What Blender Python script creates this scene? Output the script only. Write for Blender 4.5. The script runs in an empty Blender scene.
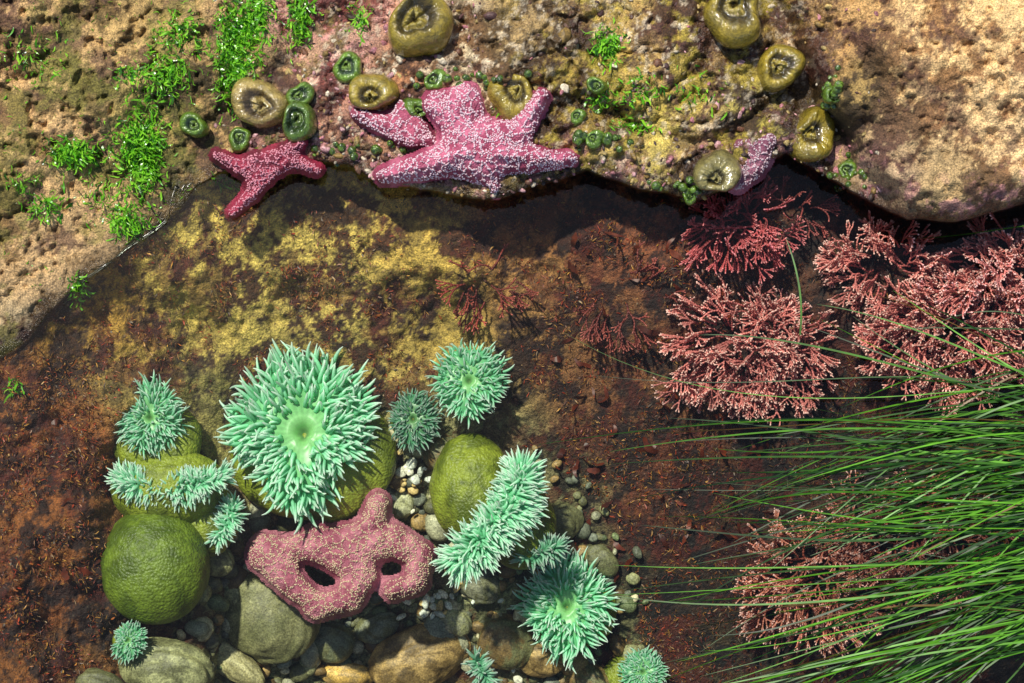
import bpy, math, numpy as np
from mathutils import Vector
rng=np.random.default_rng(7)
# ---------------------------------------------------------------- plan grid (1 unit = 1 mm) seen by the camera
T=math.radians(12); D=1.6; F=1600.0
CT,ST=math.cos(T),math.sin(T)
def W(u,v,z):
    """plan coordinates (mm) + height (mm) -> world metres"""
    u=np.asarray(u,float); v=np.asarray(v,float); z=np.asarray(z,float)/1000
    x=(u-512)/F; y=-(v-341.5)/F
    dy=y*CT+ST; dz=y*ST-CT
    s=(z-D*CT)/dz
    return np.stack([x*s, -D*ST+dy*s, z+0*x],-1)
# ---------------------------------------------------------------- noise
def _h(ix,iy,seed):
    n=(ix.astype(np.int64)*374761393+iy.astype(np.int64)*668265263+seed*144269504)&0xffffffff
    n=n.astype(np.uint64); n=((n^(n>>np.uint64(13)))*np.uint64(1274126177))&np.uint64(0xffffffff)
    n=n^(n>>np.uint64(16)); return (n&np.uint64(0xffff)).astype(float)/65535
def vn(x,y,seed=0):
    x=np.asarray(x,float); y=np.asarray(y,float)
    ix=np.floor(x); iy=np.floor(y); fx=x-ix; fy=y-iy
    fx=fx*fx*fx*(fx*(fx*6-15)+10); fy=fy*fy*fy*(fy*(fy*6-15)+10)
    a=_h(ix,iy,seed);b=_h(ix+1,iy,seed);c=_h(ix,iy+1,seed);d=_h(ix+1,iy+1,seed)
    return (a*(1-fx)+b*fx)*(1-fy)+(c*(1-fx)+d*fx)*fy
def fbm(x,y,s,oct=4,seed=0,g=0.5):
    x=np.asarray(x,float)/s; y=np.asarray(y,float)/s
    t=0;a=1;n=0
    for o in range(oct):
        ca,sa=math.cos(o*1.1),math.sin(o*1.1)
        t=t+a*vn((x*ca-y*sa)*2**o+17*o,(x*sa+y*ca)*2**o-9*o,seed+o*13); n+=a; a*=g
    return t/n
def sst(x,a,b):
    t=np.clip((x-a)/(b-a),0,1); return t*t*(3-2*t)
# ---------------------------------------------------------------- terrain
E=np.array([(-900,1200),(-100,430),(0,355),(30,335),(80,280),(130,245),(185,207),(205,185),(222,172),(262,178),(300,160),(345,165),(380,185),(430,194),(490,198),(560,182),(590,168),(640,188),(700,198),(740,180),(785,155),(830,180),(870,205),(905,222),(960,222),(1024,205),(1100,190),(2000,100)],float)
def edge_d(u,v):
    best=np.full(np.shape(u),1e9)
    for (a,b),(c,d) in zip(E[:-1],E[1:]):
        L=(c-a)**2+(d-b)**2
        t=np.clip(((u-a)*(c-a)+(v-b)*(d-b))/L,0,1)
        best=np.minimum(best,np.hypot(u-a-t*(c-a),v-b-t*(d-b)))
    return np.where(v<np.interp(u,E[:,0],E[:,1]),best,-best)
def seg_d(u,v,pts):
    best=np.full(np.shape(u),1e9)
    for (a,b),(c,d) in zip(pts[:-1],pts[1:]):
        L=(c-a)**2+(d-b)**2
        t=np.clip(((u-a)*(c-a)+(v-b)*(d-b))/L,0,1)
        best=np.minimum(best,np.hypot(u-a-t*(c-a),v-b-t*(d-b)))
    return best
RC=[(-300,0,90),(-300,300,60),(0,0,72),(0,150,55),(0,290,18),(100,90,52),(100,200,16),(180,140,22),(188,190,6),(60,255,10),(200,40,45),(250,60,30),(250,130,15),(330,60,30),(420,60,34),(420,150,20),(550,50,60),(550,130,38),(650,60,60),(650,150,38),(720,100,42),(770,100,25),(820,150,28),(900,50,105),(1000,50,110),(900,170,74),(1000,170,80),(860,80,75),(800,60,40),(500,-200,90),(1300,50,110),(900,-200,120)]
PC=[(-300,600,-5),(0,400,-12),(0,550,-18),(0,683,-25),(90,400,-50),(90,600,-65),(60,500,-35),(200,260,-30),(300,230,-35),(300,320,-90),(200,350,-95),(450,250,-45),(450,340,-105),(560,300,-75),(600,250,-50),(600,400,-105),(700,250,-50),(700,350,-70),(800,350,-65),(950,300,-40),(950,400,-60),(800,450,-110),(900,550,-80),(700,550,-135),(700,650,-145),(300,450,-150),(300,650,-150),(500,600,-155),(500,450,-140),(850,650,-110),(1000,650,-70),(150,480,-120),(170,620,-130),(400,900,-140),(1300,600,-60),(-300,1000,-20)]
def idw(u,v,C,p=3.0):
    num=0;den=0
    for c in C:
        w=1/(((u-c[0])**2+(v-c[1])**2+250)**(p/2))
        num=num+w*c[2]; den=den+w
    return num/den
CREV1=[(775,-60),(768,0),(790,60),(812,110),(850,170),(880,200)]
CREV2=[(375,-40),(340,20),(300,60),(240,100),(205,150)]
CREV3=[(470,-20),(462,60),(500,95),(600,110),(700,150),(760,120),(800,60)]
def H(u,v):
    u=np.asarray(u,float); v=np.asarray(v,float)
    wu=u+(fbm(u,v,60,3,5)-.5)*14; wv=v+(fbm(u,v,60,3,9)-.5)*14
    d=edge_d(wu,wv)
    left=1-sst(u,185,235)
    rk=idw(u,v,RC)
    rough=(fbm(u,v,70,5,1)-.5)*24+(fbm(u,v,14,3,2)-.5)*9+(fbm(u,v,5,2,8)-.5)*3.4
    rid=np.abs(fbm(u,v,35,4,21)-.5)*2
    mid=sst(u,380,470)*(1-sst(u,770,810))
    rough=rough-mid*(1-sst(rid,0.0,0.16))*6
    pit=sst(fbm(u,v,11,3,24),.60,.72)*4.5; rough=rough-pit
    c1=np.exp(-(seg_d(wu,wv,CREV1)/16)**2)*42; c2=np.exp(-(seg_d(wu,wv,CREV2)/14)**2)*14; c3=np.exp(-(seg_d(wu,wv,CREV3)/9)**2)*12
    dd=np.maximum(d,0)
    rk=rk+rough-c1-c2-c3
    rl=rk*(1-np.exp(-dd/55.))+((fbm(u,v,10,4,71,.7)-.5)*6-pit*.5)*sst(dd,2,16)+1.5*sst(dd,0,4)
    rr=np.maximum(rk,6)*(0.45+0.55*np.sqrt(np.clip(dd/32.,0,1)))
    rock=rl*left+rr*(1-left)
    pl=idw(u,v,PC)+(fbm(u,v,60,5,3)-.5)*40+(fbm(u,v,13,4,4)-.5)*13+(fbm(u,v,5,2,6)-.5)*3
    nd=np.maximum(-d,0)
    pool=left*(pl*(1-np.exp(-nd/40.))-2.5*sst(nd,0,3))+(1-left)*np.minimum(pl,-14-nd*.5)
    s=sst(d,-2.0,1.0)
    return pool*(1-s)+rock*s
def L(r,g,b):
    f=lambda c:(c/255/12.92 if c<=10 else ((c/255+.055)/1.055)**2.4)
    return np.array([f(r),f(g),f(b)])
RCOL=[((0,60),L(200,160,106),L(130,98,60),.5),((100,60),L(194,158,102),L(116,98,50),.45),((60,150),L(200,162,108),L(128,100,58),.5),((30,250),L(186,152,104),L(126,98,58),.48),((10,340),L(166,144,106),L(92,68,40),.45),((150,20),L(180,148,90),L(100,76,38),.4),((170,150),L(176,142,86),L(84,72,34),.45),((230,80),L(150,122,74),L(66,54,26),.4),((280,140),L(172,122,94),L(80,44,36),.4),
((330,40),L(226,160,148),L(130,64,56),.55),((400,80),L(176,120,80),L(80,46,28),.5),((460,60),L(220,200,160),L(126,92,58),.52),((520,30),L(170,140,88),L(90,68,34),.40),((560,110),L(166,138,60),L(70,48,22),.40),((610,60),L(188,156,78),L(80,58,26),.42),((660,130),L(200,178,90),L(86,64,28),.48),((700,60),L(160,128,78),L(80,52,30),.42),((760,110),L(168,152,72),L(64,48,24),.42),((720,170),L(186,130,114),L(60,38,28),.4),
((830,20),L(186,144,88),L(90,58,40),.42),((840,100),L(156,128,72),L(68,54,28),.33),((880,190),L(180,150,114),L(90,60,50),.42),((950,50),L(226,186,126),L(150,110,66),.55),((1000,130),L(226,188,132),L(142,102,66),.55),((940,190),L(172,144,98),L(102,78,48),.45)]
PCOL=[((0,380),L(140,84,34),L(52,24,9),.46),((60,460),L(134,74,27),L(48,21,7),.44),((40,600),L(126,70,24),L(46,20,7),.43),((90,650),L(108,70,28),L(42,23,11),.4),((110,300),L(170,128,50),L(64,36,14),.46),((200,280),L(214,184,88),L(76,45,15),.48),((320,230),L(222,190,94),L(78,47,17),.48),((300,320),L(198,172,86),L(62,39,15),.48),((420,230),L(212,174,82),L(78,43,17),.45),((430,310),L(172,144,68),L(55,32,13),.43),((520,210),L(150,94,50),L(58,26,13),.4),((540,300),L(156,112,62),L(52,25,11),.43),((620,250),L(134,76,46),L(48,21,11),.40),((600,380),L(122,78,44),L(45,21,11),.38),((700,240),L(108,60,42),L(40,18,11),.33),((650,480),L(98,50,26),L(34,16,9),.33),((700,600),L(48,32,18),L(20,13,8),.33),((850,250),L(84,50,32),L(32,17,11),.3),((800,440),L(64,34,22),L(24,12,8),.3),((950,450),L(46,30,16),L(20,12,8),.3),((900,640),L(40,28,16),L(18,12,8),.3),
((200,400),L(138,126,68),L(54,42,19),.45),((300,520),L(172,168,110),L(92,88,50),.5),((420,480),L(180,178,126),L(86,88,50),.5),((500,600),L(160,160,112),L(76,76,44),.5),((250,640),L(146,146,98),L(70,68,40),.45),((600,640),L(112,110,70),L(46,42,24),.42),((580,540),L(124,120,80),L(48,40,24),.42)]
def colfield(u,v,C,m,nz=70):
    nl=0;nd=0;nb=0;den=0
    wu=u+(fbm(u,v,90,4,31)-.5)*nz; wv=v+(fbm(u,v,90,4,41)-.5)*nz
    for (c,l,dk,b) in C:
        w=1/(((wu-c[0])**2+(wv-c[1])**2+120)**2)
        nl=nl+w[...,None]*l; nd=nd+w[...,None]*dk; nb=nb+w*b; den=den+w
    l=nl/den[...,None]; dk=nd/den[...,None]; b=nb/den
    t=sst(m,0.60-b*.35,0.70-b*.35)[...,None]
    return dk*(1-t)+l*t
def terr_col(u,v):
    wu=u+(fbm(u,v,60,3,5)-.5)*14; wv=v+(fbm(u,v,60,3,9)-.5)*14
    d=edge_d(wu,wv)
    m=fbm(u,v,30,6,51,.8); m2=fbm(u,v,45,6,61,.8)
    r=colfield(u,v,RCOL,m2); p=colfield(u,v,PCOL,m)
    pb=sst(fbm(u,v,34,6,77,.75),.57,.63)[...,None]*.65
    r=r*(1-pb)+L(80,48,42)*pb
    gf=(sst(fbm(u,v,55,6,87,.75),.51,.60)*(1-sst(u,330,420)))[...,None]*.5
    r=r*(1-gf)+L(112,112,38)*gf
    yf=(sst(fbm(u,v,36,6,97,.75),.55,.63)*sst(u,480,560)*(1-sst(u,790,840)))[...,None]*.5
    r=r*(1-yf)+L(196,176,60)*yf
    pk=(sst(fbm(u,v,16,4,107,.7),.55,.62)*np.exp(-((d-12)/24)**2)*sst(u,200,260))[...,None]*.6
    r=r*(1-pk)+L(214,146,150)*pk
    wf=(sst(fbm(u,v,9,4,109,.7),.60,.66)*sst(u,250,340)*(1-sst(u,780,840)))[...,None]*.5
    r=r*(1-wf)+L(226,208,176)*wf
    rd=(sst(fbm(u,v,42,6,117,.75),.53,.6))[...,None]*.65
    p=p*(1-rd)+L(84,26,12)*rd
    dk=sst(fbm(u,v,12,4,127,.7),.5,.64)[...,None]*.5
    p=p*(1-dk)
    s=sst(d,-2,2)[...,None]
    c=p*(1-s)+r*s
    wn=fbm(u,v,50,4,137)
    wet=(1-sst(d+(fbm(u,v,22,4,147)-.5)*24,6,30))*sst(d,-1,1)
    c=c*(1-.55*wet[...,None])
    mid=sst(u,200,330)*(1-sst(u,820,880))*sst(wn,.38,.55)
    wa=np.maximum(wet,mid*.9)*sst(d,-2,0)
    c=c*(1-.22*(mid*sst(d,-2,0))[...,None])
    return c,d,wa
# ---------------------------------------------------------------- mesh builder
class MB:
    def __init__(s): s.V=[];s.F=[];s.C=[];s.M=[];s.n=0
    def add(s,V,Fq,C,mat=0):
        V=np.asarray(V,float).reshape(-1,3); Fq=np.asarray(Fq,int)
        C=np.asarray(C,float)
        if C.ndim==1: C=np.tile(C,(len(V),1))
        s.V.append(V); s.C.append(C.reshape(-1,C.shape[-1])); s.F.extend((Fq+s.n).tolist()); s.M.append(np.full(len(Fq),mat)); s.n+=len(V)
    def build(s,name,mats,parent=None,smooth=True):
        me=bpy.data.meshes.new(name)
        me.from_pydata(np.concatenate(s.V).tolist(),[],s.F)
        C=np.clip(np.concatenate(s.C),0,1)
        if C.shape[1]==3: C=np.hstack([C,np.ones((len(C),1))])
        a=me.color_attributes.new("Col",'FLOAT_COLOR','POINT'); a.data.foreach_set("color",C.ravel())
        for m in mats: me.materials.append(m)
        me.polygons.foreach_set("material_index",np.concatenate(s.M).astype(np.int32))
        me.polygons.foreach_set("use_smooth",np.full(len(me.polygons),smooth))
        me.update()
        o=bpy.data.objects.new(name,me); bpy.context.scene.collection.objects.link(o)
        if parent: o.parent=parent
        return o
def nrm(a): return a/np.maximum(np.linalg.norm(a,axis=-1,keepdims=True),1e-9)
def gridF(nu,nv,wrap=False,off=0):
    i=np.arange(nu-1)[:,None]
    j=np.arange(nv if wrap else nv-1)[None,:]
    j2=(j+1)%nv
    return np.stack([i*nv+j,i*nv+j2,(i+1)*nv+j2,(i+1)*nv+j],-1).reshape(-1,4)+off
def tubes(mb,P,R,C,sides=6,mat=0):
    P=np.asarray(P,float);k,n,_=P.shape
    Tn=nrm(np.gradient(P,axis=1)); ch=nrm(P[:,-1]-P[:,0])
    ref=np.where(np.abs(ch[:,2:3])<.8,np.array([[0,0,1.]]),np.array([[1.,0.2,0]]))
    a=nrm(np.cross(ch,ref))[:,None,:]
    N=nrm(np.cross(Tn,a+0*Tn)); B=np.cross(Tn,N)
    th=np.arange(sides)/sides*2*math.pi
    V=P[:,:,None,:]+R[:,:,None,None]*(N[:,:,None,:]*np.cos(th)[:,None]+B[:,:,None,:]*np.sin(th)[:,None])
    Fq=gridF(n,sides,True)
    FF=(Fq[None]+(np.arange(k)*n*sides)[:,None,None]).reshape(-1,4)
    CC=np.repeat(C[:,:,None,:],sides,axis=2).reshape(-1,3)
    mb.add(V.reshape(-1,3),FF,CC,mat)
def ribbons(mb,P,Wd,S,C,mat=0):
    k,n,_=P.shape
    V=np.stack([P-S*Wd[...,None],P+S*Wd[...,None]],2)
    Fq=gridF(n,2)
    FF=(Fq[None]+(np.arange(k)*n*2)[:,None,None]).reshape(-1,4)
    CC=np.repeat(C[:,:,None,:],2,axis=2).reshape(-1,3)
    mb.add(V.reshape(-1,3),FF,CC,mat)
def spheres(mb,P,R,C,nr=4,ns=6,mat=0):
    th=np.linspace(0.12,math.pi-.12,nr); ph=np.arange(ns)/ns*2*math.pi
    U=np.stack([np.sin(th)[:,None]*np.cos(ph),np.sin(th)[:,None]*np.sin(ph),np.cos(th)[:,None]+0*ph],-1).reshape(-1,3)
    k=len(P)
    V=P[:,None,:]+U[None]*R[:,None,None]
    Fq=gridF(nr,ns,True)
    FF=(Fq[None]+(np.arange(k)*nr*ns)[:,None,None]).reshape(-1,4)[:,::-1]
    mb.add(V.reshape(-1,3),FF,np.repeat(C,nr*ns,axis=0),mat)
# ---------------------------------------------------------------- materials
def base_mat(name,rough=.5,var=.25,vscale=150,bump=.3,bscale=300,transl=0,spec=.5,bdist=.002,speck=0,coat=0,vor=0,vorscale=300,wet=False,det=3):
    m=bpy.data.materials.new(name); m.use_nodes=True; nt=m.node_tree; N=nt.nodes; Lk=nt.links
    p=N["Principled BSDF"]; out=N["Material Output"]
    at=N.new("ShaderNodeAttribute"); at.attribute_name="Col"
    tc=N.new("ShaderNodeTexCoord")
    n1=N.new("ShaderNodeTexNoise"); n1.inputs["Scale"].default_value=vscale; n1.inputs["Detail"].default_value=det; n1.inputs["Roughness"].default_value=.65
    Lk.new(tc.outputs["Object"],n1.inputs["Vector"])
    mr=N.new("ShaderNodeMapRange"); mr.inputs[1].default_value=.3; mr.inputs[2].default_value=.7; mr.inputs[3].default_value=1-var; mr.inputs[4].default_value=1+var
    Lk.new(n1.outputs["Fac"],mr.inputs[0])
    mul=N.new("ShaderNodeVectorMath"); mul.operation='SCALE'
    Lk.new(at.outputs["Color"],mul.inputs[0]); Lk.new(mr.outputs[0],mul.inputs["Scale"])
    col=mul.outputs[0]
    if speck>0:
        n3=N.new("ShaderNodeTexNoise"); n3.inputs["Scale"].default_value=560; n3.inputs["Detail"].default_value=2; n3.inputs["Roughness"].default_value=.75
        Lk.new(tc.outputs["Object"],n3.inputs["Vector"])
        r3=N.new("ShaderNodeMapRange"); r3.inputs[1].default_value=.36; r3.inputs[2].default_value=.64; r3.inputs[3].default_value=1-speck; r3.inputs[4].default_value=1+speck
        Lk.new(n3.outputs["Fac"],r3.inputs[0])
        m3=N.new("ShaderNodeVectorMath"); m3.operation='SCALE'; Lk.new(col,m3.inputs[0]); Lk.new(r3.outputs[0],m3.inputs["Scale"]); col=m3.outputs[0]
        vo=N.new("ShaderNodeTexVoronoi"); vo.inputs["Scale"].default_value=230; Lk.new(tc.outputs["Object"],vo.inputs["Vector"])
        sp=N.new("ShaderNodeSeparateColor"); Lk.new(vo.outputs["Color"],sp.inputs[0])
        g1=N.new("ShaderNodeMath"); g1.operation='GREATER_THAN'; g1.inputs[1].default_value=.84; Lk.new(sp.outputs[0],g1.inputs[0])
        g2=N.new("ShaderNodeMapRange"); g2.inputs[1].default_value=.16; g2.inputs[2].default_value=.34; g2.inputs[3].default_value=.8; g2.inputs[4].default_value=0; Lk.new(vo.outputs["Distance"],g2.inputs[0])
        g3=N.new("ShaderNodeMath"); g3.operation='MULTIPLY'; Lk.new(g1.outputs[0],g3.inputs[0]); Lk.new(g2.outputs[0],g3.inputs[1])
        sc=N.new("ShaderNodeVectorMath"); sc.operation='MULTIPLY_ADD'; sc.inputs[1].default_value=(1.5,1.5,1.5); sc.inputs[2].default_value=(.05,.04,.025); Lk.new(col,sc.inputs[0])
        mx=N.new("ShaderNodeMix"); mx.data_type='RGBA'; Lk.new(g3.outputs[0],mx.inputs[0]); Lk.new(col,mx.inputs[6]); Lk.new(sc.outputs[0],mx.inputs[7]); col=mx.outputs[2]
    Lk.new(col,p.inputs["Base Color"])
    p.inputs["Roughness"].default_value=rough; p.inputs["Specular IOR Level"].default_value=spec
    if wet:
        rm=N.new("ShaderNodeMapRange"); rm.inputs[3].default_value=.75; rm.inputs[4].default_value=.2; Lk.new(at.outputs["Alpha"],rm.inputs[0]); Lk.new(rm.outputs[0],p.inputs["Roughness"])
    if coat: p.inputs["Coat Weight"].default_value=coat; p.inputs["Coat Roughness"].default_value=.06
    if bump>0:
        n2=N.new("ShaderNodeTexNoise"); n2.inputs["Scale"].default_value=bscale; n2.inputs["Detail"].default_value=det; n2.inputs["Roughness"].default_value=.65
        Lk.new(tc.outputs["Object"],n2.inputs["Vector"]); hsrc=n2.outputs["Fac"]
        if vor:
            v2=N.new("ShaderNodeTexVoronoi"); v2.inputs["Scale"].default_value=vorscale; Lk.new(tc.outputs["Object"],v2.inputs["Vector"])
            ma=N.new("ShaderNodeMath"); ma.operation='MULTIPLY_ADD'; ma.inputs[1].default_value=-vor; Lk.new(v2.outputs["Distance"],ma.inputs[0]); Lk.new(hsrc,ma.inputs[2]); hsrc=ma.outputs[0]
        b=N.new("ShaderNodeBump"); b.inputs["Strength"].default_value=bump; b.inputs["Distance"].default_value=bdist
        Lk.new(hsrc,b.inputs["Height"]); Lk.new(b.outputs[0],p.inputs["Normal"])
    if transl:
        t=N.new("ShaderNodeBsdfTranslucent"); Lk.new(col,t.inputs["Color"])
        ms=N.new("ShaderNodeMixShader"); ms.inputs[0].default_value=transl
        Lk.new(p.outputs[0],ms.inputs[1]); Lk.new(t.outputs[0],ms.inputs[2]); Lk.new(ms.outputs[0],out.inputs["Surface"])
    return m
M_rock=base_mat("tidal_rock",.6,.38,90,1.0,210,bdist=.0045,speck=.5,wet=True,det=4)
M_tent=base_mat("anemone_tentacle",.35,.08,200,0,500,transl=.38,det=1)
M_colm=base_mat("anemone_column",.4,.3,160,.6,420,vor=.9,vorscale=330)
M_clos=base_mat("closed_anemone_skin",.12,.4,170,.5,300,vor=.7,vorscale=480,coat=.8)
M_star=base_mat("sea_star_skin",.4,.3,260,.8,700,vor=.8,vorscale=450,spec=.5)
M_spine=base_mat("sea_star_spines",.4,.1,300,0,500,det=1)
M_cob=base_mat("cobble_stone",.55,.4,70,.5,240,speck=.35)
M_alg=base_mat("coralline_pink",.55,.25,220,0,600,det=1)
M_turf=base_mat("red_algae",.5,.35,160,0,500,det=1)
M_ulva=base_mat("green_algae",.25,.2,200,0,500,transl=.4,det=1)
M_grass=base_mat("surfgrass_blade",.42,.3,60,0,500,transl=.2,det=1,spec=.35)
def water_mat(name,rough,bst,ior=1.33):
    m=bpy.data.materials.new(name); m.use_nodes=True; nt=m.node_tree; N=nt.nodes; Lk=nt.links
    N.remove(N["Principled BSDF"]); out=N["Material Output"]
    tr=N.new("ShaderNodeBsdfTransparent"); tr.inputs[0].default_value=(.95,.985,.94,1)
    gl=N.new("ShaderNodeBsdfGlossy"); gl.inputs["Roughness"].default_value=rough
    fr=N.new("ShaderNodeFresnel"); fr.inputs[0].default_value=ior
    tc=N.new("ShaderNodeTexCoord"); n=N.new("ShaderNodeTexNoise"); n.inputs["Scale"].default_value=11; n.inputs["Detail"].default_value=1
    Lk.new(tc.outputs["Object"],n.inputs["Vector"])
    b=N.new("ShaderNodeBump"); b.inputs["Strength"].default_value=bst; b.inputs["Distance"].default_value=.004
    Lk.new(n.outputs["Fac"],b.inputs["Height"]); Lk.new(b.outputs[0],gl.inputs["Normal"])
    ms=N.new("ShaderNodeMixShader"); Lk.new(fr.outputs[0],ms.inputs[0]); Lk.new(tr.outputs[0],ms.inputs[1]); Lk.new(gl.outputs[0],ms.inputs[2]); Lk.new(ms.outputs[0],out.inputs[0])
    return m
M_water=water_mat("sea_water",.05,.35)
M_water2=water_mat("water_edge_film",.13,0.0)
# ---------------------------------------------------------------- terrain mesh
us=np.concatenate([np.arange(-720,-20,14),np.arange(-20,1046,1.8),np.arange(1050,1800,14)])
vs=np.concatenate([np.arange(-500,-20,14),np.arange(-20,706,1.8),np.arange(712,1250,14)])
U,V_=np.meshgrid(us,vs,indexing='ij')
Z=H(U,V_); Cc,dd,wa=terr_col(U,V_); Cc=np.concatenate([Cc,wa[...,None]],-1)
P=W(U,V_,Z); nu,nv=U.shape
mb=MB(); mb.add(P.reshape(-1,3),gridF(nu,nv)[:,::-1],Cc.reshape(-1,4))
ring=np.concatenate([P[:,0],P[-1,1:],P[-2::-1,-1],P[0,-2:0:-1]])
rc=np.concatenate([Cc[:,0],Cc[-1,1:],Cc[-2::-1,-1],Cc[0,-2:0:-1]])
r2=ring.copy(); r2[:,:2]*=1.6; r2[:,2]=.06+.05*np.sin(np.arange(len(ring))*.13)
r3=ring.copy(); r3[:,:2]*=60; r3[:,2]=.05
mb.add(np.concatenate([ring,r2,r3]),gridF(3,len(ring),True),np.concatenate([rc,rc*.9,rc*.8]))
mb.build("tide_pool_rock",[M_rock])
w=MB(); s=90; w.add([(-s,-s,0),(s,-s,0),(s,s,0),(-s,s,0)],[[0,1,2,3]],np.array([1,1,1.]))
# meniscus: the curved lip of water along the sloping rock
def lip(u0,u1,k,smooth=15,r0=1.3):
    uu=np.linspace(u0,u1,k); vv=np.arange(150,420,.5); A,B=np.meshgrid(uu,vv,indexing='ij'); HH=H(A,B)
    vc=vv[np.argmax(HH<0.0,axis=1)]; vc=np.convolve(np.pad(vc,smooth//2,mode='edge'),np.ones(smooth)/smooth,'valid')
    lp=W(uu,vc+1.0,0*uu+.9); rr_=(r0+1.0*fbm(uu,vc,25,2,3))*np.sin(np.linspace(.15,math.pi-.15,k))**.5/1000
    tubes(w,lp[None],rr_[None],np.ones((1,k,3)),16,1)
lip(80,112,60); lip(116,196,150,21,1.6)
w.build("water",[M_water,M_water2])
# ---------------------------------------------------------------- organic helpers
def loc(u,v,z,off):
    return W(u,v,z)+off*np.array([1,-1,1])/1000   # offsets: right, down, up (mm)
def disp_lump(mb,u,v,z,rx,ry,rz,c1,c2,seed,rot=0,amp=.12,n=36,mat=0,fq=2.0):
    th=np.linspace(0.01,math.pi-.01,n); ph=np.arange(n*2)/(n*2)*2*math.pi
    X=np.sin(th)[:,None]*np.cos(ph);Y=np.sin(th)[:,None]*np.sin(ph);Zz=np.cos(th)[:,None]+0*ph
    k=1+amp*2*(fbm(X*fq+seed*3.1+Zz,Y*fq+Zz*1.7,1.0,4,seed)-.5)
    X2,Y2=X*rx*k,Y*ry*k
    cr,sr=math.cos(rot),math.sin(rot)
    off=np.stack([X2*cr-Y2*sr,X2*sr+Y2*cr,Zz*rz*k],-1).reshape(-1,3)
    t=sst(fbm(X*1.5+seed,Y*1.5+Zz,.5,4,seed+5,.7),.38,.62)[...,None]
    C=(c1*(1-t)+c2*t).reshape(-1,3)
    mb.add(loc(u,v,z,off),gridF(n,n*2,True),C,mat)
OL1,OL2=L(136,148,44),L(90,102,26)
MINT=L(180,246,206); MINTD=L(132,230,172); TIP=L(244,252,244)
def tentacles(mb,u,v,z,roots,d0,d1,Ln,Rb,tint=1.0,seed=0,n=7,tip=TIP,base=MINTD,midc=MINT):
    r=np.random.default_rng(seed); k=len(roots)
    t=np.linspace(0,1,n)
    dirs=nrm(d0[:,None,:]*(1-t)[:,None]+d1[:,None,:]*t[:,None]+ (r.normal(0,.12,(k,1,3)))+r.normal(0,.22,(k,1,3))*t[:,None]**2)
    steps=dirs*(Ln/(n-1))[:,None,None]
    Pt=roots[:,None,:]+np.concatenate([np.zeros((k,1,3)),np.cumsum(steps[:,1:],axis=1)],1)
    prof=np.array([1,1.02,.96,.86,.72,.52,.2])
    R=Rb[:,None]*prof
    c=np.where(t[:,None]<.5,base+(midc-base)*(t[:,None]/.5),midc+(tip-midc)*((t[:,None]-.5)/.5))
    C=c[None]*(r.uniform(.85,1.1,(k,1,1))*tint)
    tubes(mb,loc(u,v,z,Pt.reshape(-1,3)).reshape(k,n,3),R/1000,C,5,0)
def radf(rr,th):
    n=len(rr); a=(th/(2*math.pi)*n)%n
    i=np.floor(a).astype(int)%n; f=a-np.floor(a); f=f*f*(3-2*f); rr=np.array(rr,float)
    return rr[i]*(1-f)+rr[(i+1)%n]*f
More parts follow.
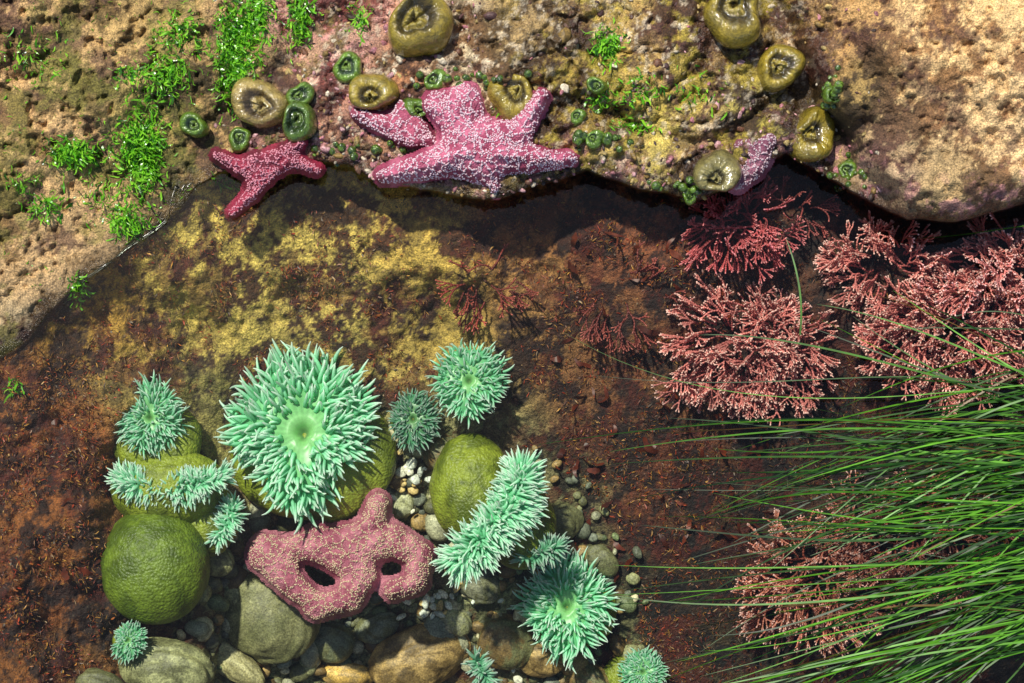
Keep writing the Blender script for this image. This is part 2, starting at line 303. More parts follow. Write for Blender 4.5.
def anemone(u,v,rr,seed,col=None,colr=None,hz=45,dome=.2,tint=1,rows=6,ctr=.45,z=None,tl=.27,dens=1.35,fold=1.0,name="green_sea_anemone"):
    """rr: outer reach every 45 deg starting right, going clockwise in plan"""
    r=np.random.default_rng(seed); mb=MB(); Rm=float(np.mean(rr))
    cu,cv=col if col else (u,v); cr=colr if colr else (Rm*.8,Rm*.8)
    zb=float(H(cu,cv)) if z is None else z
    zt=zb+hz
    disp_lump(mb,cu,cv,zb+hz*.35,cr[0],cr[1],hz*.58,OL1,OL2,seed,0,.08,30,1)
    DR=.82
    n1,n2=18,96
    rad=np.linspace(.0,1,n1); ph=np.arange(n2)/n2*2*math.pi
    Rr=radf(rr,ph)*DR
    rad_=rad[:,None]*Rr
    def zf(f,th): return Rm*(dome*np.sin(f*math.pi*.75)*.7-.16*f**3)+fold*(.07*Rm*np.sin(th*5+seed)*f**2+.06*Rm*np.sin(th*8+seed*2)*f**3)
    zz=zf(rad[:,None],ph[None])-Rm*.09*np.exp(-(rad/.12)**2)[:,None]+Rm*.05*np.exp(-((rad-.17)/.06)**2)[:,None]
    off=np.stack([rad_*np.cos(ph),rad_*np.sin(ph),zz],-1)
    str_=1+.12*np.sin(ph*24)[None]*sst(rad,.12,.3)[:,None]
    cc=np.where((rad<.08)[:,None],.5,1)*str_
    dc=L(168,236,146); dc2=L(116,212,152)
    C=(dc*(1-rad[:,None,None])+dc2*rad[:,None,None])*cc[...,None]*tint
    mb.add(loc(u,v,zt,off.reshape(-1,3)),gridF(n1,n2,True)[:,::-1],C.reshape(-1,3),0)
    roots=[];d0=[];d1=[];Ln=[];Rb=[]
    rb=Rm*.020+.6
    for k in range(rows):
        f=ctr+(1.0-ctr)*k/(rows-1)
        m=int(2*math.pi*f*Rm*DR/(rb*2.9)*dens)
        th=(np.arange(m)+.5*(k%2)+r.uniform(-.45,.45,m))/m*2*math.pi
        ff=f+r.uniform(-.08,.06,m)
        R0=radf(rr,th)*DR*ff
        roots.append(np.stack([R0*np.cos(th),R0*np.sin(th),zf(ff,th)],-1))
        sw=.5*np.sin(th*4+seed)+.35*np.sin(th*7+seed*1.7+k*.4)
        o=np.stack([np.cos(th+sw*.6),np.sin(th+sw*.6),0*th],-1)+r.normal(0,.22,(m,3))
        up=np.array([0,0,1.])
        e=(f-ctr)/(1-ctr)
        d0.append(nrm(o*(.2+1.0*e)+up*(1.2-.7*e)))
        d1.append(nrm(o*(.8)+up*(.45-.2*e)+r.normal(0,.34,(m,3))))
        Ln.append(np.full(m,1.)*tl*radf(rr,th)*(.8+.25*e)*r.uniform(.6,1.2,m))
        Rb.append(np.full(m,rb)*r.uniform(.8,1.15,m))
    tentacles(mb,u,v,zt,np.concatenate(roots),np.concatenate(d0),np.concatenate(d1),np.concatenate(Ln),np.concatenate(Rb),tint,seed)
    return mb.build(name,[M_tent,M_colm])
def fringe(path,wid,ln,seed,zt,n,lumps=(),out=(0,0),tint=1,name="green_sea_anemone",rb=2.0):
    """folded anemone: a band of tentacles along the path + its column lumps"""
    r=np.random.default_rng(seed); mb=MB(); path=np.array(path,float)
    for (lu,lv,rx,ry,rz,zc) in lumps: disp_lump(mb,lu,lv,zc,rx,ry,rz,OL1,OL2,seed+int(lu),0,.08,28,1)
    c=path.mean(0)
    t=r.uniform(0,1,n); seg=np.linspace(0,1,len(path))
    pu=np.interp(t,seg,path[:,0]);pv=np.interp(t,seg,path[:,1])
    du=np.interp(np.clip(t+.08,0,1),seg,path[:,0])-np.interp(np.clip(t-.08,0,1),seg,path[:,0]);dv=np.interp(np.clip(t+.08,0,1),seg,path[:,1])-np.interp(np.clip(t-.08,0,1),seg,path[:,1])
    tn=nrm(np.stack([du,dv],-1)); nn=np.stack([-tn[:,1],tn[:,0]],-1)
    o=r.uniform(-1,1,n)
    taper=.55+.45*np.sin(t*math.pi)+.12*np.sin(t*14+seed)
    roots=np.stack([pu-c[0]+nn[:,0]*o*wid*taper,pv-c[1]+nn[:,1]*o*wid*taper,-wid*.45*o**2+r.uniform(-1,1,n)+2*np.sin(t*12)],-1)
    endf=(t-.5)*2
    dirv=np.stack([nn[:,0]*o*1.3+tn[:,0]*endf**3*1.4+out[0]*.5,nn[:,1]*o*1.3+tn[:,1]*endf**3*1.4+out[1]*.5,0*o],-1)
    up=np.array([0,0,1.])
    d0=nrm(dirv+up*.7+r.normal(0,.2,(n,3)));d1=nrm(dirv*1.5+up*.2+r.normal(0,.3,(n,3)))
    tentacles(mb,c[0],c[1],zt,roots,d0,d1,ln*r.uniform(.6,1.2,n),rb*r.uniform(.8,1.15,n),tint,seed)
    m=14; tt=np.linspace(0,1,m); q=np.stack([np.interp(tt,seg,path[:,0])-c[0],np.interp(tt,seg,path[:,1])-c[1],np.full(m,-wid*.8)],-1)
    R=wid*.95*np.sin(np.clip(tt*math.pi,.3,math.pi-.3))**.5/1000
    tubes(mb,loc(c[0],c[1],zt,q)[None],R[None],np.tile(L(120,214,156)*tint,(1,m,1)),14,0)
    return mb.build(name,[M_tent,M_colm])
anemone(304,434,[74,62,98,70,84,92,96,88],11,col=(314,452),colr=(88,76),hz=60,ctr=.42,rows=9,tl=.27,dome=.25)
anemone(469,381,[42,38,45,40,40,42,42,44],12,hz=34,ctr=.3,tint=.88,tl=.3)
anemone(413,419,[30,32,34,28,26,28,33,30],13,hz=26,ctr=.3,tint=.5,tl=.3)
anemone(567,607,[52,50,60,46,54,50,60,52],14,col=(575,612),colr=(46,40),hz=40,ctr=.36,tl=.35,rows=7)
fringe([(522,462),(524,482),(514,506),(494,530),(472,552),(450,566)],18,18,15,-72,680,lumps=[(472,488,44,58,40,-112),(520,525,38,46,30,-125)],out=(.5,.25),rb=1.8)
fringe([(518,560),(540,553),(562,545)],8,13,16,-108,130,tint=.65,rb=1.6)
anemone(150,418,[38,38,40,36,38,32,46,36],17,col=(158,440),colr=(46,40),hz=36,ctr=.25,tint=.85,tl=.32,z=-95,rows=7)
fringe([(115,474),(133,484),(158,488),(184,488),(207,483),(226,472)],12,12,18,-58,520,lumps=[(168,488,58,42,38,-92),(205,520,36,40,26,-110)],out=(0,.2),rb=1.6,tint=.92)
fringe([(234,502),(230,520),(214,542)],7,13,19,-88,140,rb=1.7,tint=.9)
anemone(643,672,[28,24,26,28,28,26,28,26],20,col=(632,676),colr=(32,26),hz=30,ctr=.25,tint=.8)
anemone(128,640,[20,20,24,22,14,16,20,20],21,hz=22,ctr=.25,tint=.75,z=-95)
fringe([(474,655),(480,668),(490,682)],6,12,22,-118,70,tint=.65,rb=1.7)
mb=MB(); disp_lump(mb,154,566,-92,57,60,46,L(104,124,34),L(74,92,20),33,0,.045,60,0,fq=1.3)
mb.build("contracted_green_anemone",[M_colm])
# ---------------------------------------------------------------- closed anemones on the rock
def closed(u,v,R,seed,tilt=(0,.3),ell=1.0,c1=L(138,120,40),c2=L(70,58,20),hz=1.0,z=None,oc=None):
    r=np.random.default_rng(seed); mb=MB()
    z0=float(H(u,v))-3 if z is None else z
    oc=oc or r.uniform(.26,.46)
    pr=np.array([(.85,-.3),(1.0,0),(1.07,.3),(1.05,.58),(.97,.84),(.84,1.02),(.68,1.08),(oc+.16,1.04),(oc+.05,.95),(oc-.02,.87),(oc*.75,.86),(oc*.58,.93),(oc*.42,.93),(oc*.25,.85),(.0,.74)])
    s=np.linspace(0,len(pr)-1,48); pp=np.stack([np.interp(s,np.arange(len(pr)),pr[:,i]) for i in (0,1)],-1)
    for _ in range(2): pp[1:-1]=(pp[:-2]+2*pp[1:-1]+pp[2:])/4
    n=72; ph=np.arange(n)/n*2*math.pi
    a2,a3=r.uniform(0,6,2); e=r.uniform(.08,.17)
    wob=1+e*np.sin(2*ph+a2)+.06*np.sin(3*ph+a3)+.03*np.sin(5*ph+a2)
    inner=((pp[:,0]<.8)&(pp[:,0]>.1))[:,None]
    w3=np.sin(ph*23+a3+2*np.sin(ph*3))
    X=pp[:,0][:,None]*R*wob*np.cos(ph)*ell; Y=pp[:,0][:,None]*R*wob*np.sin(ph)
    sh=(1-pp[:,0][:,None])*R*.26
    X=X+sh*math.cos(a2); Y=Y+sh*math.sin(a2)
    sq=np.exp(-(pp[:,0]/(oc*1.2))**2)[:,None]
    X=X+sq*R*.06*np.sin(2*ph+a3); Y=Y+sq*R*.06*np.cos(3*ph+a2)
    nzv=(fbm(np.cos(ph)*1.6+seed+0*s[:,None],np.sin(ph)*1.6+s[:,None]*.1,1.0,3,seed)-.5)
    Zz=pp[:,1][:,None]*R*.9*hz*(1+.12*np.sin(ph*2+a3))+nzv*R*.3+.016*R*w3*inner
    X=X+tilt[0]*Zz; Y=Y+tilt[1]*Zz; Zz=Zz-tilt[0]*X*.35-tilt[1]*Y*.35
    rr=pp[:,0]/oc*.36
    ks_=[0,.07,.16,.26,.34,.46,.6,.9,1.2,1.6]; cs=[c2*.4,c2*1.0,c1*1.0+L(66,66,46),c1*.9,c2*.55,c2*1.1,c1*1.15,c1*.9,c1*.75,c2]
    col=np.stack([np.interp(rr,ks_,[c[i] for c in cs]) for i in range(3)],-1)
    C=np.repeat(col[:,None,:],n,1)*(1+.10*w3[None]*inner)[...,None]
    nz=fbm(np.cos(ph)*3+seed+0*s[:,None],np.sin(ph)*3+s[:,None]*.5,1.2,4,seed,.7); C=C*(.4+1.2*nz)[...,None]
    off=np.stack([X,Y,Zz],-1).reshape(-1,3)
    mb.add(loc(u,v,z0,off),gridF(48,n,True),C.reshape(-1,3))
    return mb.build("closed_sea_anemone",[M_clos])
closed(422,32,31,1,(0,-.1),1.0,hz=1.1,oc=.46)
closed(376,92,21,2,(-.2,.35),hz=1.2,oc=.34)
closed(264,104,26,3,(-.2,.3),1.0,c1=L(146,126,70),c2=L(80,64,34),oc=.42)
closed(512,102,23,4,(0,-.1),1.05,oc=.36)
closed(732,18,30,5,(0,.1),oc=.44)
closed(777,68,23,6,(.1,.3),oc=.4)
closed(808,136,25,7,(.2,.3),z=8,oc=.3)
closed(717,170,21,8,(-.1,.5),c1=L(136,126,74),c2=L(70,62,34),hz=1.3,oc=.28)
GC1,GC2=L(90,118,34),L(40,58,16)
for i,(a,b,r_) in enumerate([(348,68,15),(302,122,18),(300,96,13),(196,126,13),(414,108,12),(437,82,11),(598,86,9),(240,140,12),(596,140,9),(578,118,8),(690,195,8),(832,95,10),(846,170,10),(580,138,7)]):
    closed(a,b,r_,40+i,(rng.uniform(-.4,.4),rng.uniform(0,.4)),c1=GC1*rng.uniform(.7,1.2),c2=GC2,hz=rng.uniform(.9,1.3))
mb=MB()
for i in range(110):
    k=i%6
    a,b=[(832+rng.normal(0,8),90+rng.normal(0,14)),(850+rng.normal(0,10),180+rng.normal(0,10)),(600+rng.normal(0,18),140+rng.normal(0,6)),(690+rng.normal(0,20),188+rng.normal(0,6)),(460+rng.normal(0,30),78+rng.normal(0,5)),(360+rng.normal(0,30),150+rng.normal(0,8))][k]
    rr=rng.uniform(2,5.5); disp_lump(mb,a,b,float(H(a,b))+rr*.3,rr,rr,rr*.8,GC1*rng.uniform(.6,1.4),GC2,i,0,.1,8)
mb.build("aggregating_anemone_cluster",[M_clos])
mb=MB(); r=np.random.default_rng(91); n=0
cols=[L(226,210,180),L(200,130,136),L(222,170,170),L(120,80,56),L(66,44,32),L(190,164,100),L(84,54,50),L(150,120,60)]
while n<1200:
    a,b=r.uniform(215,880),r.uniform(0,230); d=float(edge_d(np.array(a),np.array(b)))
    if d<0 or r.uniform()>math.exp(-d/24)+.10+(.35 if 290<a<480 else 0): continue
    rx=r.gamma(2.2,.6)+.7; c=cols[r.integers(len(cols))]*r.uniform(.6,1.0)
    disp_lump(mb,a,b,float(H(a,b))-rx*.1,rx*r.uniform(1,1.6),rx*r.uniform(.6,1),rx*.6,c,c*.6,n,r.uniform(0,3),.5,7); n+=1
mb.build("barnacle_and_shell_crust",[M_cob])
# ---------------------------------------------------------------- sea stars
def star(arms,seed,zf,w0,w1,hh,c1,c2,cw,k=7.0,cell=48,name="ochre_sea_star",bead=1.0,netw=1.25):
    r=np.random.default_rng(seed)
    pts=np.concatenate([np.array(a) for a in arms]); lo=pts.min(0)-w0-8; hi=pts.max(0)+w0+8
    def sdf(u,v):
        acc=0
        for a in arms:
            a=np.array(a,float); sl=np.hypot(*np.diff(a,axis=0).T); tot=sl.sum(); cum=0; best=np.full(np.shape(u),1e9)
            for i in range(len(a)-1):
                p,q=a[i],a[i+1]; LL=sl[i]**2
                t=np.clip(((u-p[0])*(q[0]-p[0])+(v-p[1])*(q[1]-p[1]))/LL,0,1)
                f=(cum+t*sl[i])/tot
                wd=w0+(w1-w0)*f**.8
                best=np.minimum(best,np.hypot(u-p[0]-t*(q[0]-p[0]),v-p[1]-t*(q[1]-p[1]))-wd); cum+=sl[i]
            acc=acc+np.exp(-np.clip(best,-60,200)/k)
        return -k*np.log(acc+1e-12)
    gu=np.arange(lo[0],hi[0],1.25); gv=np.arange(lo[1],hi[1],1.25); A,B=np.meshgrid(gu,gv,indexing='ij')
    def prof(u,v):
        sd=sdf(u,v)+ (fbm(u,v,9,3,seed)-.5)*2.5
        q=np.clip(-sd/(w0*.9),0,1)
        h=hh*np.sqrt(np.clip(1-(1-q)**2,0,1))+ (fbm(u,v,9,3,seed+3)-.5)*6.0*sst(-sd,0,6)
        return sd,np.where(sd>0,-sd*2.2,h)
    sd,h=prof(A,B)
    Zs=zf(A,B)+h
    t=sst(fbm(A,B,18,4,seed+9,.7),.35,.65)[...,None]
    C=c1*(1-t)+c2*t
    keep=sd<5
    cell_ok=keep[:-1,:-1]&keep[1:,:-1]&keep[1:,1:]&keep[:-1,1:]
    Fq=gridF(*A.shape).reshape(A.shape[0]-1,A.shape[1]-1,4)[cell_ok]
    used=np.unique(Fq); mp=-np.ones(A.size,int); mp[used]=np.arange(len(used))
    mb=MB(); mb.add(W(A,B,Zs).reshape(-1,3)[used],mp[Fq][:,::-1],C.reshape(-1,3)[used],0)
    area=(hi-lo).prod(); ns=int(area/cell); S=r.uniform(lo,hi,(ns,2)); nc=int(area/.7); Q=r.uniform(lo,hi,(nc,2))
    sdq,_=prof(Q[:,0],Q[:,1]); Q=Q[sdq<-.5]; sdq=sdq[sdq<-.5]
    kp=[]
    for ch in range(0,len(Q),2000):
        dm=np.hypot(Q[ch:ch+2000,0][:,None]-S[:,0],Q[ch:ch+2000,1][:,None]-S[:,1]); dm.partition(1,axis=1)
        kp.append((dm[:,1]-dm[:,0])<netw)
    kp=np.concatenate(kp)|((sdq>-3)&(r.uniform(0,1,len(sdq))<.25)); Q=Q[kp]
    order=r.permutation(len(Q)); Q=Q[order]; g={};sel=[]
    for i,(a,b) in enumerate(Q):
        key=(int(a//1.7),int(b//1.7))
        if key in g: continue
        g[key]=1; sel.append(i)
    Q=Q[sel]; _,hq=prof(Q[:,0],Q[:,1])
    zq=zf(Q[:,0],Q[:,1])+hq+.3
    Rq=r.uniform(.6,1.2,len(Q))*bead/1000
    spheres(mb,W(Q[:,0],Q[:,1],zq),Rq,cw*r.uniform(.75,1.1,(len(Q),1)),4,6,mat=1)
    return mb.build(name,[M_star,M_spine])
PK1,PK2,PKW=L(196,104,130),L(154,60,88),L(246,216,222)
star([[(478,150),(436,164),(384,176)],[(478,150),(456,124),(434,106)],[(478,150),(518,132),(541,97)],[(478,150),(528,160),(570,160)],[(478,152),(494,188)],[(458,106),(436,100)]],3,lambda u,v:44+0*u-.12*(v-100)-.55*np.maximum(v-155,0),25,8,19,PK1,PK2,PKW,k=5)
star([[(408,128),(382,124),(357,114)],[(408,128),(432,142)],[(408,128),(402,106)]],4,lambda u,v:30-.1*(v-120),13,6,10,L(180,86,110),L(130,48,72),PKW,k=5)
star([[(262,168),(238,166),(217,155)],[(262,168),(292,160),(317,170)],[(262,168),(252,194),(232,213)],[(262,168),(284,152),(302,142)],[(262,168),(290,158)]],5,lambda u,v:20-.28*(v-160),10,4.5,9,L(154,44,68),L(106,24,44),L(232,158,170),k=4,cell=36)
star([[(748,160),(770,140)],[(748,160),(738,184)],[(748,160),(728,170)]],6,lambda u,v:26-.3*(v-150),13,6,10,L(176,112,130),L(124,68,88),L(222,196,200))
def zst(u,v): return -118+0*u+8*np.sin((u-280)/45.)
star([[(348,552),(306,546),(268,554)],[(268,554),(290,582),(318,606)],[(348,552),(360,574),(350,598),(316,608)],[(348,550),(372,528),(378,502)],[(352,548),(394,540),(420,556),(416,582),(394,590)],[(340,550),(318,536)]],7,zst,20,10,17,L(196,122,138),L(156,80,100),L(230,208,176),k=3.5,bead=.85)
# ---------------------------------------------------------------- cobbles
G1,G2=L(150,150,104),L(102,102,66); B1,B2=L(172,142,86),L(112,90,50)
big=[(270,612,56,50,34,L(104,104,66),L(130,128,86),.9),(228,660,44,17,16,L(184,176,126),L(150,142,96),.6),(418,658,54,34,28,B2,B1,-.3),(165,668,48,30,24,G2,G1,.1),(402,503,15,18,12,G1,L(180,180,140),.3),(445,455,26,22,20,G2,B2,.2),(330,640,26,22,16,G2,L(110,116,88),.4),(505,640,34,30,20,B2,G2,.5),(240,590,20,24,14,G1,G2,.2),(600,560,22,17,14,G2*.6,G2,.4),(540,655,30,22,18,B2,B1,.2),(345,675,30,14,16,L(206,166,84),B1,.1),(455,620,20,15,14,L(140,140,112),G1,.5),(378,625,24,17,14,L(122,126,102),G2,-.4),(560,520,24,20,16,G2*.7,G2,.1),(215,560,20,16,12,G2,G1,.5),(480,585,26,18,14,L(130,130,104),G2,.3),(100,690,30,20,20,G2*.7,G2,.3),(590,680,30,20,20,B2,G2,.3)]
for i,(a,b,rx,ry,rz,c1,c2,ro) in enumerate(big):
    mb=MB(); disp_lump(mb,a,b,float(H(a,b))+rz*.25,rx,ry,rz,c1,c2,100+i,ro,.22,44,fq=1.1); mb.build("cobble",[M_cob])
mb=MB()
pal=[G1,G2,B1,B2,L(140,146,124),L(100,104,84),L(206,196,156),L(116,128,84),L(176,174,140)]
n=0
while n<700:
    a,b=rng.uniform(180,660),rng.uniform(430,710)
    if ((a-410)/235)**2+((b-610)/175)**2>1+rng.normal(0,.1): continue
    rx=rng.choice([4,6,8,11,15],p=[.35,.3,.18,.11,.06])*rng.uniform(.8,1.2); ry=rx*rng.uniform(.6,.95)
    c=pal[rng.integers(len(pal))]*rng.uniform(.65,1.1)
    disp_lump(mb,a,b,float(H(a,b))+rx*.2+rng.uniform(0,4),rx,ry,rx*.55,c,c*.75,n,rng.uniform(0,3.1),.25,9,fq=1.3); n+=1
mb.build("pebbles",[M_cob])
mb=MB()
for i in range(80):
    k=rng.integers(3); a,b=[(405+rng.normal(0,10),478+rng.normal(0,12)),(428+rng.normal(0,16),604+rng.normal(0,9)),(rng.uniform(300,560),rng.uniform(460,680))][k]
    rx=rng.uniform(2.5,7); c=[L(236,232,204),L(220,190,120),L(210,214,196)][rng.integers(3)]
    disp_lump(mb,a,b,float(H(a,b))+10+rng.uniform(0,5),rx,rx*rng.uniform(.5,.9),rx*.35,c,c*.8,i,rng.uniform(0,3),.35,8)
mb.build("shell_fragments",[M_cob])
# ---------------------------------------------------------------- coralline algae
def spindles(mb,A,B,R,C):
    P=np.stack([A,A*.55+B*.45,A*.12+B*.88,B],1); Rr=R[:,None]*np.array([.55,1.0,1.05,.5]); tubes(mb,P,Rr,np.repeat(C[:,None,:],4,1),4)
def bush(u,v,ru,rv,seed,n=110,bias=(0,.4),c1=L(222,138,128),c2=L(168,78,76),tip=L(244,192,180),seg=5.6,lv=6,rad=1.3,lift=22,z=None,fill=.9):
    r=np.random.default_rng(seed); mb=MB()
    th=r.uniform(0,2*math.pi,n); q=np.sqrt(r.uniform(0,1,n))*fill*(.8+.4*vn(th*1.6,th*0+seed,seed))
    pu=u+q*np.cos(th)*ru; pv=v+q*np.sin(th)*rv
    pz=(H(pu,pv) if z is None else z+0*pu)+r.uniform(0,lift,n)
    pos=np.stack([pu,pv,pz],-1)
    d=nrm(np.stack([np.cos(th)*(q+.2)+bias[0],np.sin(th)*(q+.2)+bias[1],.5+0*th],-1)+r.normal(0,.35,(n,3)))
    pn=nrm(np.cross(d,r.normal(0,1,(n,3))+np.array([0,0,1.5])))
    tone=r.uniform(0,1,n); sg=seg*r.uniform(.75,1.3,n)
    for l in range(lv):
        for h in range(2):
            e=pos+d*(sg*(1-.06*l))[:,None]*r.uniform(.8,1.15,(len(pos),1))*.62
            f=(l*2+h)/(lv*2-1)
            C=(c2*(1-f)+c1*f)*(.65+.5*tone[:,None])
            if l==lv-1 and h==1: C=tip*(.75+.35*tone[:,None])
            spindles(mb,W(*pos.T),W(*e.T),np.full(len(pos),rad*(1-.35*f)/1000),C)
            pos=e; d=nrm(d+r.normal(0,.10,d.shape))
        if l<lv-1:
            side=np.cross(pn,d); a=np.radians(r.uniform(12,30,(len(d),1)))
            k1=r.uniform(0,1,len(d))<.93; k2=r.uniform(0,1,len(d))<.74
            dA=nrm(d*np.cos(a)+side*np.sin(a)); dB=nrm(d*np.cos(a)-side*np.sin(a))
            cat=lambda x:np.concatenate([x[k1],x[k2]])
            pos,pn,tone,sg=cat(pos),cat(pn),cat(tone),cat(sg); d=np.concatenate([dA[k1],dB[k2]])
            if len(pos)>n*12:
                s=r.permutation(len(pos))[:n*12]; pos,d,pn,tone,sg=pos[s],d[s],pn[s],tone[s],sg[s]
    return mb.build("pink_coralline_algae",[M_alg])
bush(755,350,74,50,1,n=200)
bush(945,330,72,52,2,n=220,bias=(-.3,.5),lift=30)
bush(1005,275,50,42,12,n=130,bias=(-.3,.4),lift=30)
bush(885,270,46,30,13,n=60,bias=(-.3,.2),lift=16)
bush(738,226,36,24,3,n=60,c1=L(204,92,96),c2=L(130,46,46),tip=L(228,136,138))
bush(815,580,72,56,4,n=180,c1=L(220,140,116),c2=L(154,74,58),lift=40)
bush(920,540,80,46,14,n=140,c1=L(210,130,108),c2=L(144,68,54),lift=30)
bush(482,285,36,22,5,n=14,c1=L(160,66,52),c2=L(100,32,24),tip=L(190,98,82),lv=5)
bush(620,300,60,40,8,n=16,c1=L(146,66,56),c2=L(90,32,26),tip=L(166,90,78),lv=5)
bush(790,215,30,18,9,n=12,c1=L(146,66,60),c2=L(90,32,30),tip=L(176,96,90),lv=5)
# ---------------------------------------------------------------- leafy turf
def leaves(mb,pu,pv,ln,wd,C,r,lift=.6,drift=(0,0),n=5,zoff=0,crinkle=.35):
    k=len(pu); th=r.uniform(0,2*math.pi,k)
    d=nrm(np.stack([np.cos(th)+drift[0],np.sin(th)+drift[1],r.uniform(.1,lift*2,k)],-1))
    p=np.stack([pu,pv,H(pu,pv)+zoff],-1); Pn=[p]
    for i in range(n-1):
        d=nrm(d+r.normal(0,crinkle,d.shape)+np.array([0,0,-.12])); p=p+d*(ln/(n-1))[:,None]; Pn.append(p)
    Pn=np.stack(Pn,1); side=nrm(np.cross(nrm(np.gradient(Pn,axis=1)),r.normal(0,.5,(k,1,3))+np.array([0,0,1.])))
    prof=np.sin(np.linspace(.25,math.pi-.15,n))**.7
    Wd=wd[:,None]*prof*r.uniform(.7,1.3,(k,n))/1000
    sw=side*np.array([1,-1,1])
    ribbons(mb,W(Pn[...,0],Pn[...,1],Pn[...,2]),Wd,sw,np.repeat(C[:,None,:],n,1)*np.linspace(.7,1.2,n)[:,None])
def scatter(n,box,r,maskf):
    u=r.uniform(box[0],box[1],n); v=r.uniform(box[2],box[3],n); m=r.uniform(0,1,n)<maskf(u,v); return u[m],v[m]
r=np.random.default_rng(55); mb=MB()
def tm(u,v):
    d=edge_d(u,v); inp=(d<-4)
    a=np.zeros_like(u)
    a=np.maximum(a,(1-sst(u,80,135))*sst(v,330,380)*.95)
    a=np.maximum(a,sst(u,500,600)*.75)
    a=np.maximum(a,(1-sst(v,230,350))*.3)
    a=np.maximum(a,sst(fbm(u,v,42,6,117,.75),.50,.58)*(1-sst(v,360,420))*.95)
    floor=((u-410)/230)**2+((v-610)/190)**2<1
    a=np.where(floor,a*.04,a)
    a=a*sst(fbm(u,v,25,4,140),.36,.56)
    return a*inp
palT=np.array([L(150,82,28),L(104,44,16),L(76,28,12),L(156,58,28),L(120,84,32),L(176,126,54),L(70,44,18)])
u,v=scatter(34000,(-30,1050,150,715),r,tm)
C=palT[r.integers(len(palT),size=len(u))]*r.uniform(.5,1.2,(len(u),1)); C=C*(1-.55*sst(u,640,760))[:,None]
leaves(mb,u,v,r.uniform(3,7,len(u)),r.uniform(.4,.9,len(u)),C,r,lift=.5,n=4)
u,v=scatter(110000,(-30,1050,150,715),r,tm)
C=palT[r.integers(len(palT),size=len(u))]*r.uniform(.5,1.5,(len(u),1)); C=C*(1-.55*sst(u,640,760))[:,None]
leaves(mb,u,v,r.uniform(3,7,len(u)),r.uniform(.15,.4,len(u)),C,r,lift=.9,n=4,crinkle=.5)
mb.build("red_algae_turf",[M_turf])
mb=MB()
u,v=scatter(150,(560,780,230,560),r,lambda a,b:np.ones_like(a)*.8); u2,v2=scatter(12,(10,100,370,680),r,lambda a,b:np.ones_like(a)); u=np.r_[u,u2];v=np.r_[v,v2]
leaves(mb,u,v,r.uniform(12,30,len(u)),r.uniform(1.2,4,len(u)),np.array([L(112,46,20)])*r.uniform(.3,.9,(len(u),1)),r,n=8,lift=.5,crinkle=.3)
mb.build("brown_kelp_fronds",[M_turf])
mb=MB()
tufts=[(236,48,18,42,1500),(258,14,12,26,500),(300,18,9,24,420),(142,150,17,34,1500),(75,152,22,11,420),(165,75,18,18,420),(128,222,15,12,260),(78,288,6,12,100),(130,75,12,9,120),(35,60,24,22,120),(180,30,16,16,240),(45,205,16,10,120),(608,44,12,14,260),(640,90,30,12,120),(600,100,12,8,60),(700,95,20,20,60),(15,385,6,6,40),(360,20,8,14,120),(505,112,10,6,40),(630,125,18,6,90),(220,180,10,6,50),(265,178,10,5,50),(20,180,20,8,50),(100,190,30,20,120)]
for (a,b,su,sv,n) in tufts:
    pu=r.normal(a,su*.62,n); pv=r.normal(b,sv*.62,n)
    g=r.uniform(0,1,(n,1)); C=L(84,168,28)*(1-g)+L(160,226,60)*g
    dark=r.uniform(0,1,(n,1))<.15; C=np.where(dark,L(50,104,22),C)
    leaves(mb,pu,pv,r.uniform(4,14,n),r.uniform(.25,1.2,n),C,r,lift=.3,drift=(-.2,.6),zoff=.5,crinkle=.45)
u,v=scatter(1400,(0,330,0,330),r,lambda a,b:(edge_d(a,b)>8)*sst(fbm(a,b,40,4,201),.48,.62)*(1-sst(a,200,330)))
g=r.uniform(0,1,(len(u),1)); leaves(mb,u,v,r.uniform(2,8,len(u)),r.uniform(.2,.7,len(u)),L(96,140,30)*(1-g)+L(130,190,50)*g,r,lift=.25,drift=(-.2,.6),zoff=.5,crinkle=.5)
mb.build("green_sea_lettuce",[M_ulva])
# ---------------------------------------------------------------- surfgrass
r=np.random.default_rng(78); mb=MB(); n=26
P0=[];P1=[];P2=[];P3=[]
clumps=44
for c in range(clumps):
    q=(c+.5)/clumps*1.25; m=int(r.integers(4,10))
    vs0=405+q*165+r.normal(0,30); eu0=np.clip(930-r.gamma(3,62),590,930); ev0=404+q*275+r.normal(0,34); ar=r.uniform(-60,30)
    p0=np.stack([r.uniform(1060,1160,m),vs0+r.normal(0,16,m),r.uniform(-15,25,m)],-1)
    eu=eu0+r.normal(15,55,m); ev=ev0+r.normal(0,20,m)+(eu-eu0)*-.12
    p3=np.stack([eu,ev,r.uniform(-26,3,m)],-1)
    a2=ar+r.normal(0,16,m)
    P0.append(p0);P3.append(p3)
    P1.append(p0+np.stack([-(p0[:,0]-eu)*.35,(ev-p0[:,1])*.1+a2*.6,r.uniform(0,30,m)],-1))
    P2.append(p3+np.stack([(p0[:,0]-eu)*.35,-(ev-p0[:,1])*.35+a2*.6+r.normal(0,14,m),r.uniform(0,22,m)],-1))
P0,P1,P2,P3=[np.concatenate(x)[:,None] for x in (P0,P1,P2,P3)]
t=np.linspace(0,1,n)[None,:,None]
Pp=(1-t)**3*P0+3*(1-t)**2*t*P1+3*(1-t)*t*t*P2+t**3*P3
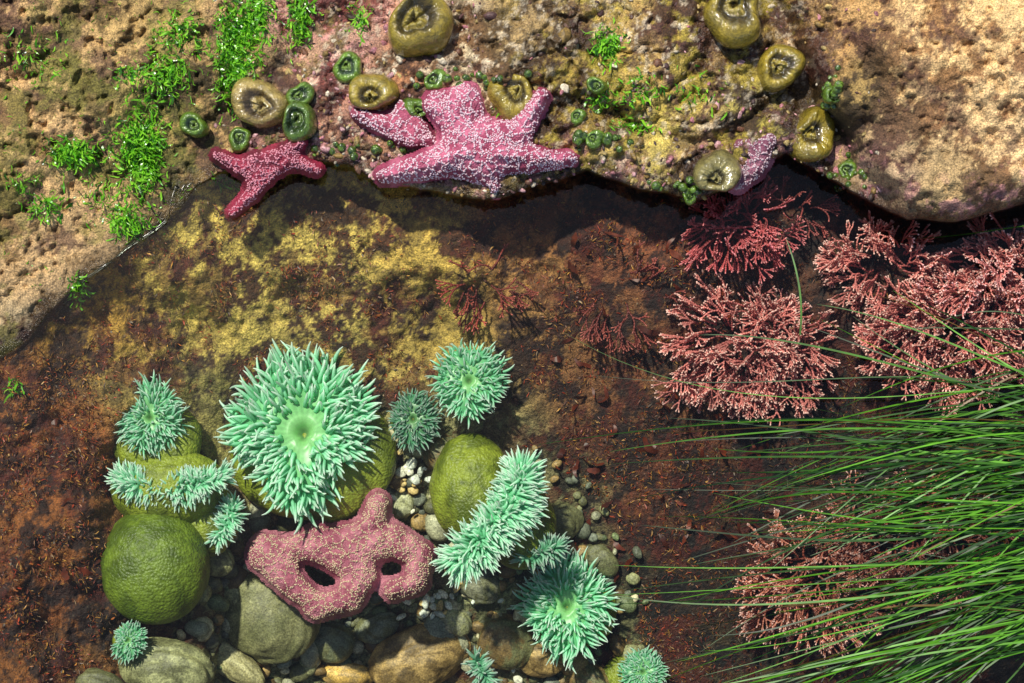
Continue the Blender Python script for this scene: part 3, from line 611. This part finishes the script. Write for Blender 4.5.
ex=np.array([[(1100,300,20),(1000,285,8),(930,300,-5),(862,290,-12)],[(1100,215,30),(1000,228,10),(950,240,0),(900,238,-5)],[(1060,330,10),(1010,330,10),(950,325,5),(880,330,-5)],[(1080,380,30),(900,395,10),(720,430,5),(560,330,-20)],[(800,335,-5),(804,300,0),(798,270,0),(786,238,-5)],[(1080,400,30),(900,350,10),(800,400,5),(590,375,-20)],[(1080,455,30),(900,400,10),(700,420,5),(535,445,-20)],[(1080,415,20),(940,380,10),(800,330,0),(700,335,-10)],[(1080,430,20),(920,400,10),(760,440,0),(560,432,-20)],[(1090,345,20),(1020,300,10),(960,300,0),(900,345,-10)],
[(1080,470,20),(920,500,10),(780,560,0),(650,572,-20)],[(1080,500,20),(920,560,10),(800,540,0),(640,525,-20)],[(1080,480,20),(900,480,10),(760,560,0),(690,606,-20)],[(1080,540,20),(920,560,10),(820,640,0),(760,700,-20)],[(1080,440,20),(900,470,10),(760,470,0),(630,500,-20)]],float)
Pe=(1-t)**3*ex[:,0][:,None]+3*(1-t)**2*t*ex[:,1][:,None]+3*(1-t)*t*t*ex[:,2][:,None]+t**3*ex[:,3][:,None]
Pp=np.concatenate([Pp,Pe]); k=len(Pp)
Wp=W(Pp[...,0],Pp[...,1],Pp[...,2]); tg=nrm(np.gradient(Wp,axis=1))
tw=r.normal(0,.4,(k,1,3))+np.array([0,0,1.]); side=nrm(np.cross(tg,tw))
tt=np.linspace(0,1,n); wd=r.uniform(.45,1.15,k)[:,None]*(1-.75*tt**4)*np.where(tt>.97,.3,1)/1000
g=r.uniform(0,1,(k,1,1))**1.7; C=(L(26,66,14)*(1-g)+L(100,166,38)*g)*np.ones((k,n,1))
br=(r.uniform(0,1,(k,1,1))<.05); C=np.where(br,L(110,84,40),C)
dk=np.clip((Pp[...,2:3]+18)/22,.35,1); C=C*dk  # lower parts of blades darkened in the colour, painted loss of light with depth
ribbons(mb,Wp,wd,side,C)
mb.build("surfgrass",[M_grass])
# ---------------------------------------------------------------- light, world, camera
sc=bpy.context.scene
wd_=bpy.data.worlds.new("World"); sc.world=wd_; wd_.use_nodes=True; nt=wd_.node_tree
bg=nt.nodes["Background"]; sky=nt.nodes.new("ShaderNodeTexSky"); sky.sky_type='NISHITA'; sky.sun_disc=False
sd=Vector((-.26,.38,.88)).normalized()
sky.sun_elevation=math.asin(sd.z); sky.sun_rotation=math.atan2(sd.x,sd.y)
nt.links.new(sky.outputs[0],bg.inputs[0]); bg.inputs[1].default_value=.13
ld=bpy.data.lights.new("sun",'SUN'); ld.energy=4.9; ld.angle=math.radians(2.0); ld.color=(1,.95,.86)
lo=bpy.data.objects.new("sun",ld); sc.collection.objects.link(lo); lo.rotation_euler=sd.to_track_quat('Z','Y').to_euler(); lo.location=sd*5
cd=bpy.data.cameras.new("camera"); co=bpy.data.objects.new("camera",cd); sc.collection.objects.link(co)
co.location=(0,-D*ST,D*CT); co.rotation_euler=(T,0,0); cd.lens=36*F/1024; cd.sensor_width=36; cd.clip_start=.02; cd.clip_end=500
sc.camera=co
sc.view_settings.view_transform='Standard'; sc.view_settings.look='None'; sc.view_settings.exposure=0
